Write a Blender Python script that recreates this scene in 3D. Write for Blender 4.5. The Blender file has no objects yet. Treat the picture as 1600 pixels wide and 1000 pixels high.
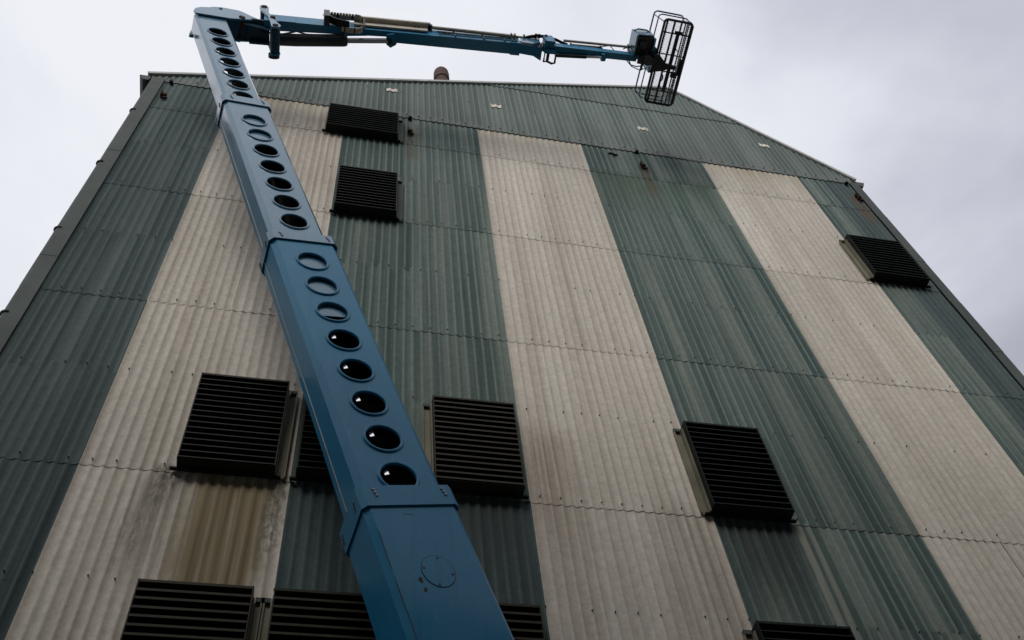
import bpy, math, random
from mathutils import Vector, Matrix
from math import sin, cos, pi, radians
random.seed(7)
C = bpy.context.scene
COL = C.collection
# ------------------------------------------------------------------ camera
cam = bpy.data.cameras.new('camera'); co = bpy.data.objects.new('camera', cam); COL.objects.link(co)
RW = ((0.97841805, -0.18895056, -0.08359846), (0.11408358, 0.83144729, -0.54376002), (0.17228769, 0.52248741, 0.83506667))
mw = Matrix.Identity(4)
for i in range(3):
    mw[i][0] = RW[0][i]; mw[i][1] = -RW[1][i]; mw[i][2] = -RW[2][i]
mw.translation = (0, 0, 1.6)
co.matrix_world = mw
cam.sensor_width = 36; cam.lens = 36 * 1560.99 / 1600; cam.clip_start = 0.05; cam.clip_end = 3000
C.camera = co
C.render.resolution_x, C.render.resolution_y = 1024, 640
# ------------------------------------------------------------------ sky and sun
SUN_EL, SUN_AZ = radians(40), radians(200)       # azimuth clockwise from +Y (behind the camera, a little left)
W = bpy.data.worlds.new('World'); C.world = W; W.use_nodes = True
nt = W.node_tree; nt.nodes.clear()
def nd(t, typ, ins=None, **kw):
    n = t.nodes.new(typ)
    for k, v in kw.items(): setattr(n, k, v)
    for k, v in (ins or {}).items():
        if isinstance(v, bpy.types.NodeSocket): t.links.new(v, n.inputs[k])
        else: n.inputs[k].default_value = v
    return n
def ramp(t, fac, stops, interp='LINEAR'):
    r = t.nodes.new('ShaderNodeValToRGB'); t.links.new(fac, r.inputs[0]); r.color_ramp.interpolation = interp
    el = r.color_ramp.elements
    while len(el) < len(stops): el.new(0.5)
    for e, (p, c) in zip(el, stops):
        e.position = p; e.color = (c, c, c, 1) if isinstance(c, (int, float)) else (*c, 1)
    return r
sky = nd(nt, 'ShaderNodeTexSky', sky_type='NISHITA', sun_disc=False, sun_elevation=SUN_EL, sun_rotation=SUN_AZ, dust_density=3.0)
tc = nd(nt, 'ShaderNodeTexCoord')
mp = nd(nt, 'ShaderNodeMapping', {'Vector': tc.outputs['Generated'], 'Scale': (1.0, 1.0, 1.6), 'Location': (1.3, 0.4, 0.2)})
n1 = nd(nt, 'ShaderNodeTexNoise', {'Vector': mp.outputs[0], 'Scale': 2.6, 'Detail': 6.0, 'Roughness': 0.5, 'Distortion': 0.25})
sp = nd(nt, 'ShaderNodeSeparateXYZ', {'Vector': tc.outputs['Generated']})
gx = nd(nt, 'ShaderNodeMapRange', {'Value': sp.outputs['X'], 'From Min': 0.05, 'From Max': 0.75, 'To Min': 0.0, 'To Max': 0.36})
gl = nd(nt, 'ShaderNodeVectorMath', {0: tc.outputs['Generated'], 1: (-0.09, 0.30, 0.95)}, operation='DOT_PRODUCT')
gm = nd(nt, 'ShaderNodeMapRange', {'Value': gl.outputs['Value'], 'From Min': 0.80, 'From Max': 1.0, 'To Min': 0.0, 'To Max': -0.14}, interpolation_type='SMOOTHSTEP')
gx = nd(nt, 'ShaderNodeMath', {0: gx.outputs[0], 1: gm.outputs[0]}, operation='ADD')
ad = nd(nt, 'ShaderNodeMath', {0: n1.outputs['Fac'], 1: gx.outputs[0]}, operation='ADD')
cl = ramp(nt, ad.outputs[0], [(0.34, (0.745, 0.755, 0.80)), (0.54, (0.655, 0.67, 0.73)), (0.70, (0.50, 0.515, 0.58)), (0.90, (0.36, 0.375, 0.43))])
sc = nd(nt, 'ShaderNodeVectorMath', {0: cl.outputs[0], 'Scale': 11.3}, operation='SCALE')
mx = nd(nt, 'ShaderNodeMix', {'Factor': 0.96, 'A': sky.outputs[0], 'B': sc.outputs[0]}, data_type='RGBA') if False else None
mx = nt.nodes.new('ShaderNodeMixRGB'); mx.inputs[0].default_value = 0.95
nt.links.new(sky.outputs[0], mx.inputs[1]); nt.links.new(sc.outputs[0], mx.inputs[2])
bg = nd(nt, 'ShaderNodeBackground', {'Color': mx.outputs[0], 'Strength': 0.1})
out = nd(nt, 'ShaderNodeOutputWorld', {'Surface': bg.outputs[0]})
sl = bpy.data.lights.new('sun', 'SUN'); sl.energy = 1.5; sl.angle = radians(26); sl.color = (1.0, 0.97, 0.92)
so = bpy.data.objects.new('sun', sl); COL.objects.link(so)
sd = Vector((cos(SUN_EL) * sin(SUN_AZ), cos(SUN_EL) * cos(SUN_AZ), sin(SUN_EL)))
so.rotation_euler = sd.to_track_quat('Z', 'Y').to_euler(); so.location = (0, -20, 40)
C.view_settings.view_transform = 'Standard'; C.view_settings.look = 'None'
C.view_settings.exposure = 0.10; C.view_settings.gamma = 1.0; C.view_settings.use_curve_mapping = False

# ------------------------------------------------------------------ helpers
def V(*a): return Vector(a)
class MB:
    def __init__(s): s.v = []; s.f = []
    def add(s, vs, fs):
        b = len(s.v); s.v += [Vector(p) for p in vs]; s.f += [tuple(b + i for i in f) for f in fs]; return s
    def obox(s, c, ax, ay, az):             # centre and three half-vectors
        c, ax, ay, az = Vector(c), Vector(ax), Vector(ay), Vector(az)
        p = [c + ax * i + ay * j + az * k for i in (-1, 1) for j in (-1, 1) for k in (-1, 1)]
        return s.add(p, [(0, 1, 3, 2), (4, 6, 7, 5), (0, 4, 5, 1), (2, 3, 7, 6), (0, 2, 6, 4), (1, 5, 7, 3)])
    def box(s, x0, x1, y0, y1, z0, z1, M=None):
        p = [V(x, y, z) for x in (x0, x1) for y in (y0, y1) for z in (z0, z1)]
        if M is not None: p = [M @ q for q in p]
        return s.add(p, [(0, 1, 3, 2), (4, 6, 7, 5), (0, 4, 5, 1), (2, 3, 7, 6), (0, 2, 6, 4), (1, 5, 7, 3)])
    def prism(s, poly, vec):
        n = len(poly); vec = Vector(vec); p = [Vector(q) for q in poly]
        return s.add(p + [q + vec for q in p], [tuple(range(n))[::-1], tuple(range(n, 2 * n))] +
                     [(i, (i + 1) % n, n + (i + 1) % n, n + i) for i in range(n)])
    def tube(s, pts, r, n=8, closed=False, cap=True):
        pts = [Vector(p) for p in pts]; m = len(pts); rings = []
        u = None
        for i, p in enumerate(pts):
            a = pts[i - 1] if (i > 0 or closed) else p
            b = pts[(i + 1) % m] if (i < m - 1 or closed) else p
            t = (b - a).normalized()
            if u is None:
                u = t.cross(V(0, 0, 1)) if abs(t.z) < .9 else t.cross(V(1, 0, 0))
            u = (u - t * u.dot(t)).normalized(); w = t.cross(u)
            rr = r[i] if isinstance(r, (list, tuple)) else r
            rings.append([p + u * rr * cos(2 * pi * k / n) + w * rr * sin(2 * pi * k / n) for k in range(n)])
        fs = []
        for i in range(m if closed else m - 1):
            j = (i + 1) % m
            fs += [(i * n + k, i * n + (k + 1) % n, j * n + (k + 1) % n, j * n + k) for k in range(n)]
        if cap and not closed: fs += [tuple(range(n))[::-1], tuple(range((m - 1) * n, m * n))]
        return s.add([q for g in rings for q in g], fs)
    def mesh(s, name, m, smooth=False, origin=V(0, 0, 0)):
        me = bpy.data.meshes.new(name); me.from_pydata([tuple(p - origin) for p in s.v], [], s.f)
        import bmesh
        b = bmesh.new(); b.from_mesh(me); bmesh.ops.remove_doubles(b, verts=b.verts, dist=1e-5)
        bmesh.ops.recalc_face_normals(b, faces=b.faces); b.to_mesh(me); b.free()
        if smooth:
            for p in me.polygons: p.use_smooth = True
            try: me.set_sharp_from_angle(angle=radians(35))
            except Exception: pass
        me.materials.append(m); return me
LOC = {}                                    # world position of each object's origin
def link(name, me, parent, at=V(0, 0, 0), rot=None):
    o = bpy.data.objects.new(name, me); COL.objects.link(o)
    at = Vector(at); base = LOC[parent.name] if parent else V(0, 0, 0)
    o.parent = parent
    m = Matrix.Translation(at - base)
    if rot is not None: m = m @ rot.to_4x4()
    o.matrix_basis = m; LOC[o.name] = at; return o
def build(mb, name, m, parent, at=None, smooth=False):
    at = Vector(at) if at is not None else (mb.v[0].copy() if mb.v else V(0, 0, 0))
    return link(name, mb.mesh(name, m, smooth, at), parent, at)
def thing(name, at, label, cat):
    o = bpy.data.objects.new(name, None); COL.objects.link(o); o.location = at; LOC[o.name] = Vector(at)
    o['label'] = label; o['category'] = cat; o.empty_display_size = .3; return o

# ------------------------------------------------------------------ materials
def newmat(name):
    m = bpy.data.materials.new(name); m.use_nodes = True
    t = m.node_tree; b = t.nodes['Principled BSDF']; return m, t, b
def mixc(t, fac, a, b, mode='MIX'):
    n = t.nodes.new('ShaderNodeMixRGB'); n.blend_type = mode
    for i, v in ((0, fac), (1, a), (2, b)):
        if isinstance(v, bpy.types.NodeSocket): t.links.new(v, n.inputs[i])
        else: n.inputs[i].default_value = v if i == 0 else (*v, 1)
    return n.outputs[0]
def noise(t, scale, vec=(1, 1, 1), detail=4.0, rough=0.55, dist=0.0, offs=None):
    g = nd(t, 'ShaderNodeNewGeometry')
    src = g.outputs['Position']
    if offs is not None:
        v = nd(t, 'ShaderNodeVectorMath', {0: src, 1: offs}, operation='ADD'); src = v.outputs[0]
    mpn = nd(t, 'ShaderNodeMapping', {'Vector': src, 'Scale': vec})
    return nd(t, 'ShaderNodeTexNoise', {'Vector': mpn.outputs[0], 'Scale': scale, 'Detail': detail, 'Roughness': rough, 'Distortion': dist}).outputs['Fac']
def bump(t, b, h, strength=.3, dist=.01):
    n = nd(t, 'ShaderNodeBump', {'Height': h, 'Strength': strength, 'Distance': dist}); t.links.new(n.outputs[0], b.inputs['Normal'])
def simple(name, col, rough=.6, var=.25, scale=3.0, metal=0.0, spec=.4, dirt=None, bumpn=0.0):
    m, t, b = newmat(name)
    n = noise(t, scale)
    r = ramp(t, n, [(.3, 0.0), (.7, 1.0)])
    dark = tuple(c * (1 - var) for c in col); lite = tuple(min(1, c * (1 + var)) for c in col)
    c = mixc(t, r.outputs[0], dark, lite)
    if dirt:
        n2 = ramp(t, noise(t, scale * 5, detail=8), [(.58, 0.0), (.74, .75)])
        c = mixc(t, n2.outputs[0], c, dirt)
    t.links.new(c, b.inputs['Base Color']); b.inputs['Roughness'].default_value = rough; b.inputs['Metallic'].default_value = metal
    b.inputs['Specular IOR Level'].default_value = spec
    if bumpn: bump(t, b, noise(t, scale * 20), bumpn, .004)
    return m
def boxmask(t, x0, x1, z0, z1, soft=.12, wob=.25):
    """a stain patch on the facade, soft and ragged, in world X and Z"""
    g = nd(t, 'ShaderNodeNewGeometry'); s = nd(t, 'ShaderNodeSeparateXYZ', {'Vector': g.outputs['Position']})
    wob = min(wob, soft * 2.2); nz = noise(t, 2.5, (1, 1, .5), 5)
    w = nd(t, 'ShaderNodeMath', {0: nz, 1: -.5}, operation='ADD'); w = nd(t, 'ShaderNodeMath', {0: w.outputs[0], 1: wob * 2}, operation='MULTIPLY')
    x = nd(t, 'ShaderNodeMath', {0: s.outputs['X'], 1: w.outputs[0]}, operation='ADD').outputs[0]
    z = nd(t, 'ShaderNodeMath', {0: s.outputs['Z'], 1: w.outputs[0]}, operation='ADD').outputs[0]
    def mr(v, a, b_): return nd(t, 'ShaderNodeMapRange', {'Value': v, 'From Min': a, 'From Max': b_}, interpolation_type='SMOOTHSTEP').outputs[0]
    def mul(a, b_): return nd(t, 'ShaderNodeMath', {0: a, 1: b_}, operation='MULTIPLY').outputs[0]
    return mul(mul(mr(x, x0 - soft, x0 + soft), mr(x, x1 + soft, x1 - soft)), mul(mr(z, z0 - soft * 2, z0 + soft * 6), mr(z, z1 + soft, z1 - soft)))
def scaled(t, a, k): return nd(t, 'ShaderNodeMath', {0: a, 1: k}, operation='MULTIPLY').outputs[0]
def times(t, a, b): return nd(t, 'ShaderNodeMath', {0: a, 1: b}, operation='MULTIPLY').outputs[0]
XA0, P0 = -2.31, .1135
def cladding(name, dark, mid, light, streak, streak_amt, ridge, ridge_amt, stains=(), flank=.5, tone_amt=.42):
    m, t, b = newmat(name)
    oi = nd(t, 'ShaderNodeObjectInfo')
    rnd = oi.outputs['Random']
    off = nd(t, 'ShaderNodeCombineXYZ', {'X': scaled(t, rnd, .35), 'Z': scaled(t, rnd, 3.0)}).outputs[0]
    colm = ramp(t, noise(t, 1.0, (2.8, 0, .08), 3, .65, 0, off), [(.38, dark), (.5, mid), (.63, light)]).outputs[0]
    # lighter colour along the ridges, broken up by noise
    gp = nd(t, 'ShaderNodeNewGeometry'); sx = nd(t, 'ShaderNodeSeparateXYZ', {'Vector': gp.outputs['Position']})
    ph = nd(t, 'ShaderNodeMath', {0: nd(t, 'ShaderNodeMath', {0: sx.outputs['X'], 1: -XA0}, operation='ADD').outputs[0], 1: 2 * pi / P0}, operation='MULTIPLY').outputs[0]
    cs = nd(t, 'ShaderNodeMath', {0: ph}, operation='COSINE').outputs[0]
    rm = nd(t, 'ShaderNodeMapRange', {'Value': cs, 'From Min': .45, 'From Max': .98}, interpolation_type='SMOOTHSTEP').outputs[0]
    ridgen = ramp(t, noise(t, 1.0, (5, 0, .5), 4, .6), [(.3, .55), (.65, 1.0)]).outputs[0]
    colm = mixc(t, scaled(t, times(t, rm, ridgen), ridge_amt), colm, ridge)
    ph2 = nd(t, 'ShaderNodeMath', {0: ph, 1: -1.15}, operation='ADD').outputs[0]
    rm2 = nd(t, 'ShaderNodeMapRange', {'Value': nd(t, 'ShaderNodeMath', {0: ph2}, operation='COSINE').outputs[0], 'From Min': .78, 'From Max': 1.0}, interpolation_type='SMOOTHSTEP').outputs[0]
    flankn = ramp(t, noise(t, 1.0, (5, 0, .35), 5, .65), [(.40, 0.0), (.62, 1.0)]).outputs[0]
    colm = mixc(t, scaled(t, times(t, rm2, flankn), flank), colm, streak)
    fine = ramp(t, noise(t, 1.0, (7, 1, .10), 3, .6, .2), [(.34, 0.0), (.70, 1.0)]).outputs[0]
    c = mixc(t, scaled(t, fine, streak_amt), colm, streak)
    mott = ramp(t, noise(t, 14.0, (1, 1, 1), 8, .8), [(.32, .66), (.68, 1.26)]).outputs[0]
    c = mixc(t, .62, c, mott, 'MULTIPLY')
    tone = ramp(t, rnd, [(0.0, .74), (.5, 1.0), (1.0, 1.14)]).outputs[0]
    c = mixc(t, tone_amt, c, tone, 'MULTIPLY')
    big = ramp(t, noise(t, .35, (1, 1, .6), 3), [(.3, .86), (.7, 1.1)]).outputs[0]
    c = mixc(t, .7, c, big, 'MULTIPLY')
    for (x0, x1, z0, z1, col, amt, thr, vec, soft) in stains:
        mk = boxmask(t, x0, x1, z0, z1, soft)
        nz = ramp(t, noise(t, 1.0, vec, 7, .65, .3), [(thr - .14, 0.0), (thr + .14, 1.0)]).outputs[0]
        c = mixc(t, scaled(t, times(t, mk, nz), amt), c, col)
    spk = ramp(t, noise(t, 46.0, (1, 1, 1), 2, .5), [(.66, 0.0), (.74, 1.0)]).outputs[0]
    c = mixc(t, scaled(t, spk, .35), c, tuple(x * .45 for x in mid))
    t.links.new(c, b.inputs['Base Color']); b.inputs['Roughness'].default_value = .85; b.inputs['Specular IOR Level'].default_value = .2
    bump(t, b, noise(t, 60, detail=6), .25, .004)
    return m
BROWN = (.255, .205, .115); MOULD = (.03, .03, .027); YEL = (.30, .25, .15)
W_ST = [(-2.3, -.26, 19.0, 19.72, YEL, .85, .45, (20, 0, .9), .2), (2.2, 4.3, 19.1, 19.72, YEL, .75, .45, (20, 0, .9), .2),
        (6.7, 8.85, 19.0, 19.72, YEL, .75, .42, (20, 0, .9), .2),
        (-1.24, -.42, 7.0, 9.40, BROWN, .92, .36, (10, 0, .25), .14), (-1.12, -.52, 7.2, 9.40, (.13, .096, .048), .75, .50, (15, 0, .3), .12), (-1.60, -1.40, 8.75, 9.45, MOULD, .95, .50, (26, 1, 9), .06), (-1.72, -1.5, 8.0, 8.8, MOULD, .6, .56, (26, 1, 9), .08),
        (-.50, -.28, 8.2, 9.45, MOULD, .85, .53, (24, 1, 9), .07), (-1.75, -1.3, 7.8, 9.3, (.19, .165, .125), .7, .48, (16, 0, .4), .12),
        (2.25, 2.9, 8.4, 10.6, (.20, .145, .105), .55, .45, (22, 0, .3), .25), (3.6, 4.3, 6.0, 9.45, (.19, .155, .115), .55, .46, (10, 1, .3), .25),
        (-.9, -.26, 15.5, 19.0, (.27, .20, .16), .6, .5, (22, 0, .3), .25)]
G_ST = [(4.4, 5.2, 8.0, 9.4, (.03, .038, .034), .8, .38, (9, 1, .4), .15), (1.2, 2.2, 8.2, 9.4, (.035, .042, .04), .7, .38, (9, 1, .4), .15),
        (5.22, 5.29, 5.5, 9.5, (.25, .26, .215), .85, .30, (24, 0, .2), .025), (5.36, 5.41, 5.5, 9.4, (.22, .235, .20), .8, .35, (24, 0, .2), .02),
        (5.3, 5.5, 17.6, 18.95, (.10, .06, .035), .7, .40, (14, 1, .4), .08), (.85, 1.05, 17.6, 18.95, (.10, .06, .035), .6, .42, (14, 1, .4), .08),
        (4.3, 6.8, 16.9, 18.5, (.055, .085, .045), .6, .44, (5, 1, .35), .3), (9.7, 10.0, 17.8, 19.0, (.11, .065, .035), .7, .40, (14, 1, .4), .08),
        (-.3, .9, 18.9, 19.7, (.10, .085, .06), .5, .5, (8, 1, .6), .2)]
M = {}
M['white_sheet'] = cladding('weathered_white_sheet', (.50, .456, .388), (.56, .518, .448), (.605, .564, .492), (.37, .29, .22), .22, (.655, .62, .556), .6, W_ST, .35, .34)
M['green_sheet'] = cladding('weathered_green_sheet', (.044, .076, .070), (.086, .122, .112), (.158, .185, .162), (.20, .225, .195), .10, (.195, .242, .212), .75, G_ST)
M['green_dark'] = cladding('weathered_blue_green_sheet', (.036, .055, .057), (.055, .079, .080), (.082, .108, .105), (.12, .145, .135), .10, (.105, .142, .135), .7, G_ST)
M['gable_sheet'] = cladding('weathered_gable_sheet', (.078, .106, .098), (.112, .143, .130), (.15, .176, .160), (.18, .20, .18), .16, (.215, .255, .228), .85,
    [(-4, 10.2, 19.55, 19.86, (.175, .175, .175), .8, .35, (6, 1, 1), .1), (4.0, 10, 19.9, 21.0, (.12, .10, .07), .5, .60, (3, 1, 2), .3)])
M['trim'] = simple('weathered_trim', (.056, .070, .064), .8, .25, 1.5, dirt=(.07, .07, .055))
M['trim_pale'] = simple('pale_barge_trim', (.38, .385, .36), .75, .2, 1.5, dirt=(.14, .13, .10))
M['louvre_brown'] = simple('brown_louvre', (.026, .022, .012), .6, .25, 4, dirt=(.05, .042, .025), spec=.15)
M['louvre_black'] = simple('dark_green_louvre', (.008, .011, .009), .6, .25, 4, spec=.15)
M['louvre_olive'] = simple('olive_black_louvre', (.013, .014, .010), .6, .25, 4, spec=.15)
M['louvre_side'] = simple('louvre_cheek', (.175, .165, .115), .75, .25, 3, dirt=(.10, .07, .04))
M['dark'] = simple('dark_void', (.006, .006, .006), .9, .1, 3, spec=.05)
M['rust'] = simple('rust', (.050, .027, .018), .9, .4, 12, spec=.1)
M['grease'] = simple('brown_grease', (.030, .022, .018), .7, .3, 20, spec=.2)
M['rust_pipe'] = simple('rusty_flue', (.075, .042, .036), .8, .35, 5, spec=.2, dirt=(.04, .022, .02))
M['bolt'] = simple('bolt_head', (.035, .028, .025), .6, .2, 20)
M['steel_bolt'] = simple('zinc_bolt', (.16, .16, .16), .35, .2, 20, metal=.7)
M['putty'] = simple('pale_repair_patch', (.62, .56, .48), .8, .15, 9, dirt=(.3, .26, .2))
M['roof'] = simple('roof_sheet', (.14, .14, .13), .85, .25, .8)
M['beige'] = simple('beige_plastic_tray', (.46, .42, .34), .55, .22, 4, dirt=(.16, .13, .09))
M['chrome'] = simple('chromed_rod', (.62, .62, .63), .22, .05, 3, metal=.9)
M['polish'] = simple('glint_mirror_steel', (.9, .9, .9), .10, .02, 3, metal=1.0)
M['rubber'] = simple('black_rubber', (.012, .012, .013), .55, .3, 8)
M['cyl'] = simple('dark_green_cylinder', (.018, .028, .030), .4, .2, 3, spec=.4)
M['cage'] = simple('dark_cage_steel', (.016, .018, .021), .5, .3, 6)
M['rail_blue'] = simple('grey_blue_rail', (.075, .10, .13), .4, .2, 6)
M['concrete'] = simple('yard_concrete', (.15, .145, .135), .9, .2, .5, spec=.15, bumpn=.3)
M['asphalt_wall'] = simple('brick_render', (.08, .074, .066), .9, .15, .4, spec=.1)
M['galv'] = simple('galvanised', (.33, .34, .34), .45, .2, 4, metal=.5)
def paint(name, base, faded, rust_amt=1.0, coat=.4):
    m, t, b = newmat(name)
    n = ramp(t, noise(t, .9, (1, 1, .7), 5, .6), [(.32, 0.0), (.70, 1.0)]).outputs[0]
    c = mixc(t, n, base, faded)
    strk = ramp(t, noise(t, 1.0, (16, 16, .5), 4, .6), [(.52, 0.0), (.78, 1.0)]).outputs[0]
    c = mixc(t, scaled(t, strk, .35), c, tuple(x * .6 for x in base))
    gr = ramp(t, noise(t, 7.0, (1, 1, .6), 9, .75), [(.60, 0.0), (.72, 1.0)]).outputs[0]
    c = mixc(t, scaled(t, gr, .34), c, (.05, .05, .045))
    scr = ramp(t, noise(t, 1.0, (70, 70, 1.6), 3, .6, .4), [(.685, 0.0), (.71, 1.0)]).outputs[0]
    c = mixc(t, scaled(t, scr, .55), c, tuple(min(1, x * 1.5 + .06) for x in faded))
    ru = ramp(t, noise(t, 13.0, (1, 1, .8), 6, .7), [(.735, 0.0), (.765, 1.0)]).outputs[0]
    c = mixc(t, scaled(t, ru, rust_amt), c, (.07, .035, .018))
    t.links.new(c, b.inputs['Base Color'])
    rg = ramp(t, noise(t, 3.0, (1, 1, .3), 5), [(.3, .07), (.7, .24)]).outputs[0]
    b.inputs['Roughness'].default_value = .55; b.inputs['Specular IOR Level'].default_value = .15
    b.inputs['Coat Weight'].default_value = coat; t.links.new(rg, b.inputs['Coat Roughness']); b.inputs['Coat IOR'].default_value = 1.6 if coat > .9 else 1.5
    bump(t, b, noise(t, 1.6, detail=2), .22, .03)
    return m
M['blue'] = paint('blue_boom_paint', (.003, .130, .250), (.010, .168, .305))
M['blue_shade'] = paint('shaded_blue_paint', (.006, .040, .075), (.010, .055, .10), 1.0, .2)  # shade of the backlit undersides put into a darker blue
M['blue_grey'] = paint('greyer_blue_paint', (.026, .120, .208), (.050, .160, .25), 1.0, 1.0)  # greyer blue under a stronger coat

# ------------------------------------------------------------------ ground and neighbours
g = MB(); g.add([V(-400, -400, 0), V(400, -400, 0), V(400, 400, 0), V(-400, 400, 0)], [(0, 1, 2, 3)])
go = build(g, 'ground', M['concrete'], None, V(0, 0, 0)); go['kind'] = 'structure'; go['label'] = 'grey concrete yard in front of the striped building'

# ------------------------------------------------------------------ industrial building
YW = 7.126; P = .1135; XA = -2.31; DEP = .018
def corr(x): return YW - .012 - DEP * (.5 + .5 * cos(2 * pi * (x - XA) / P)) ** 1.5      # ridge towards the camera at sheet edges
BX0, BX1 = -3.80, 10.13
EAVE_L, EAVE_R = 19.86, 19.88
PKX, PKZ = 6.98, 23.86
def verge(x):
    return 19.818 + .3716 * (x + 3.951) if x < PKX else PKZ - 1.265 * (x - PKX)
bld = thing('industrial_building', (3.2, 7.2, 0), 'tall building clad in green and white striped corrugated sheets with louvred vents', 'building')
# core that backs the sheets
cp = [V(BX0 + .09, YW + .06, 0), V(BX1 - .04, YW + .06, 0), V(BX1 - .04, YW + .06, verge(BX1 - .04) - .12), V(PKX, YW + .06, PKZ - .14), V(BX0 + .09, YW + .06, verge(BX0 + .09) - .12)]
build(MB().prism(cp, (0, 19, 0)), 'wall', M['roof'], bld)
# roof slopes and barge boards
def slope(xa, za, xb, zb, name, th=.05, y0=-.10, y1=19.3, lift=.02, mat='roof'):
    d = V(xb - xa, 0, zb - za).normalized(); n = V(-d.z, 0, d.x)
    a = V(xa, YW + y0, za) + n * lift; b = V(xb, YW + y0, zb) + n * lift
    return build(MB().prism([a, b, b + n * th, a + n * th], (0, y1 - y0, 0)), name, M[mat], bld)
slope(-3.95, verge(-3.95) - .03, PKX, PKZ, 'roof_slope', y0=.12)
slope(PKX, PKZ, 10.16, verge(10.16), 'roof_slope', y0=.12)
slope(-3.87, verge(-3.87), PKX + .02, PKZ + .01, 'barge_board', th=.085, y0=-.092, y1=.09, lift=-.008, mat='trim_pale')
slope(PKX + .03, PKZ + .0, 10.16, verge(10.16), 'barge_board', th=.085, y0=-.092, y1=.09, lift=-.008, mat='trim_pale')
# sheets
SEG = 8
def sheet_mesh(n, h, mat, name, th=.007):
    """n corrugations wide, h tall, foot at z = 0, thickness 7 mm; x starts at 0"""
    mb = MB(); cols = n * SEG + 1
    for i in range(cols):
        x = i * P / SEG; y = corr(XA + x) - YW
        for (yy, z) in ((y - th, 0), (y - th, h), (y, h), (y, 0)): mb.v.append(V(x, yy, z))
    for i in range(cols - 1):
        for k in range(4): mb.f.append((i * 4 + k, i * 4 + 4 + k, i * 4 + 4 + (k + 1) % 4, i * 4 + (k + 1) % 4))
    mb.f += [(0, 1, 2, 3), tuple((cols - 1) * 4 + k for k in (3, 2, 1, 0))]
    return mb.mesh(name, mat, True)
CACHE = {}
STRIPES = [(-13, 'g', [7, 6]), (0, 'w', [9, 9]), (18, 'g', [11, 11]), (40, 'w', [9, 9]), (58, 'g', [11, 11]), (80, 'w', [9, 9]), (98, 'g', [5, 6])]
LAPS = [0.30, 3.32, 6.34, 9.362, 12.40, 15.396, 18.435, 19.70]
RIDGES = []
kk = 0
for (c0, colr, ws) in STRIPES:
    c = c0
    for si, n in enumerate(ws):
        for li in range(len(LAPS) - 1):
            zs = [LAPS[li], LAPS[li + 1]]
            if colr == 'g' and zs[1] - zs[0] > 2: zs = [zs[0], zs[0] + 1.52, zs[1]]
            for q in range(len(zs) - 1):
                h = zs[q + 1] - zs[q] + .10
                if colr == 'w': mk = 'white_sheet'
                else: mk = 'green_dark' if (c0 == -13 or (c0 == 98 and si == 1) or (c0 == 18 and zs[q] < 9.3)) else 'green_sheet'
                key = (n, round(h, 3), mk)
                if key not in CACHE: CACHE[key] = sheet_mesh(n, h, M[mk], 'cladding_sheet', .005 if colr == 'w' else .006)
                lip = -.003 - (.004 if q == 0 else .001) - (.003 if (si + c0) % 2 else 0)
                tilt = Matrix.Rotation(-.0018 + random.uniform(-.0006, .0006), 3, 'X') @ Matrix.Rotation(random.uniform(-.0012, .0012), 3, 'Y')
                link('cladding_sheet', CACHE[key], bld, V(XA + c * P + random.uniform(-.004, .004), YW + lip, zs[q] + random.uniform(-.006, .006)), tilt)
        c += n
# gable sheets: one per 7 corrugations, the heads cut along the verge
c = -13
while c < 109:
    n = min(9, 109 - c); x0 = XA + c * P
    for tier in range(2):
        zb = 19.655 if tier == 0 else 22.2
        mb = MB(); th = .007; cols = n * SEG + 1; started = False; last = None
        prev = None
        for i in range(cols):
            x = x0 + i * P / SEG; top = verge(x) + .012
            if tier == 0: top = min(top, 22.30)
            z0 = zb
            if top - z0 < .03: prev = None; continue
            y = corr(x) - .022 - (.009 if tier else 0) - (.004 if ((c + 13) // 9) % 2 else 0)
            b = len(mb.v)
            for (yy, z) in ((y - th, z0), (y - th + .006, top), (y + .006, top), (y, z0)): mb.v.append(V(x, yy, z))
            if prev is not None:
                for k in range(4): mb.f.append((prev + k, b + k, b + (k + 1) % 4, prev + (k + 1) % 4))
            else: mb.f.append((b, b + 1, b + 2, b + 3))
            prev = b; last = b
        if last is not None and len(mb.v) >= 8:
            mb.f.append((last + 3, last + 2, last + 1, last))
            build(mb, 'gable_sheet', M['gable_sheet'], bld, V(x0, YW, zb), True)
    c += n
# fixing bolts: far too many and too small to pick apart
fx = MB()
def dome(x, z, yo=0, r=.0095):
    if random.random() < .16: return
    y = corr(x) - .012 - yo; n = 6
    ring = [V(x + r * cos(2 * pi * k / n), y + .004, z + r * sin(2 * pi * k / n)) for k in range(n)]
    ring2 = [V(x + r * .6 * cos(2 * pi * k / n), y - .012, z + r * .6 * sin(2 * pi * k / n)) for k in range(n)]
    fx.add(ring + ring2, [(k, (k + 1) % n, n + (k + 1) % n, n + k) for k in range(n)] + [tuple(range(n, 2 * n))])
for c in range(-11, 108):
    x = XA + c * P
    for zi, z in enumerate(LAPS[1:-1]):
        if c % 2 == 1: dome(x, z + .085 + random.uniform(-.012, .012), .008)
        if (c + zi) % 2 == 0 and (c * 7 + zi * 3) % 5: dome(x, z - 1.42 + random.uniform(-.015, .015), .006)
    if c % 2 == 0: dome(x, 19.76, .03, .017)
    if c % 3 == 0 and verge(x) > 21.3: dome(x, 20.95, .03)
    if c % 3 == 0 and verge(x) > 22.6: dome(x, 22.28, .04)
fo = build(fx, 'fixing_bolts', M['bolt'], bld); fo['kind'] = 'stuff'
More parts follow.
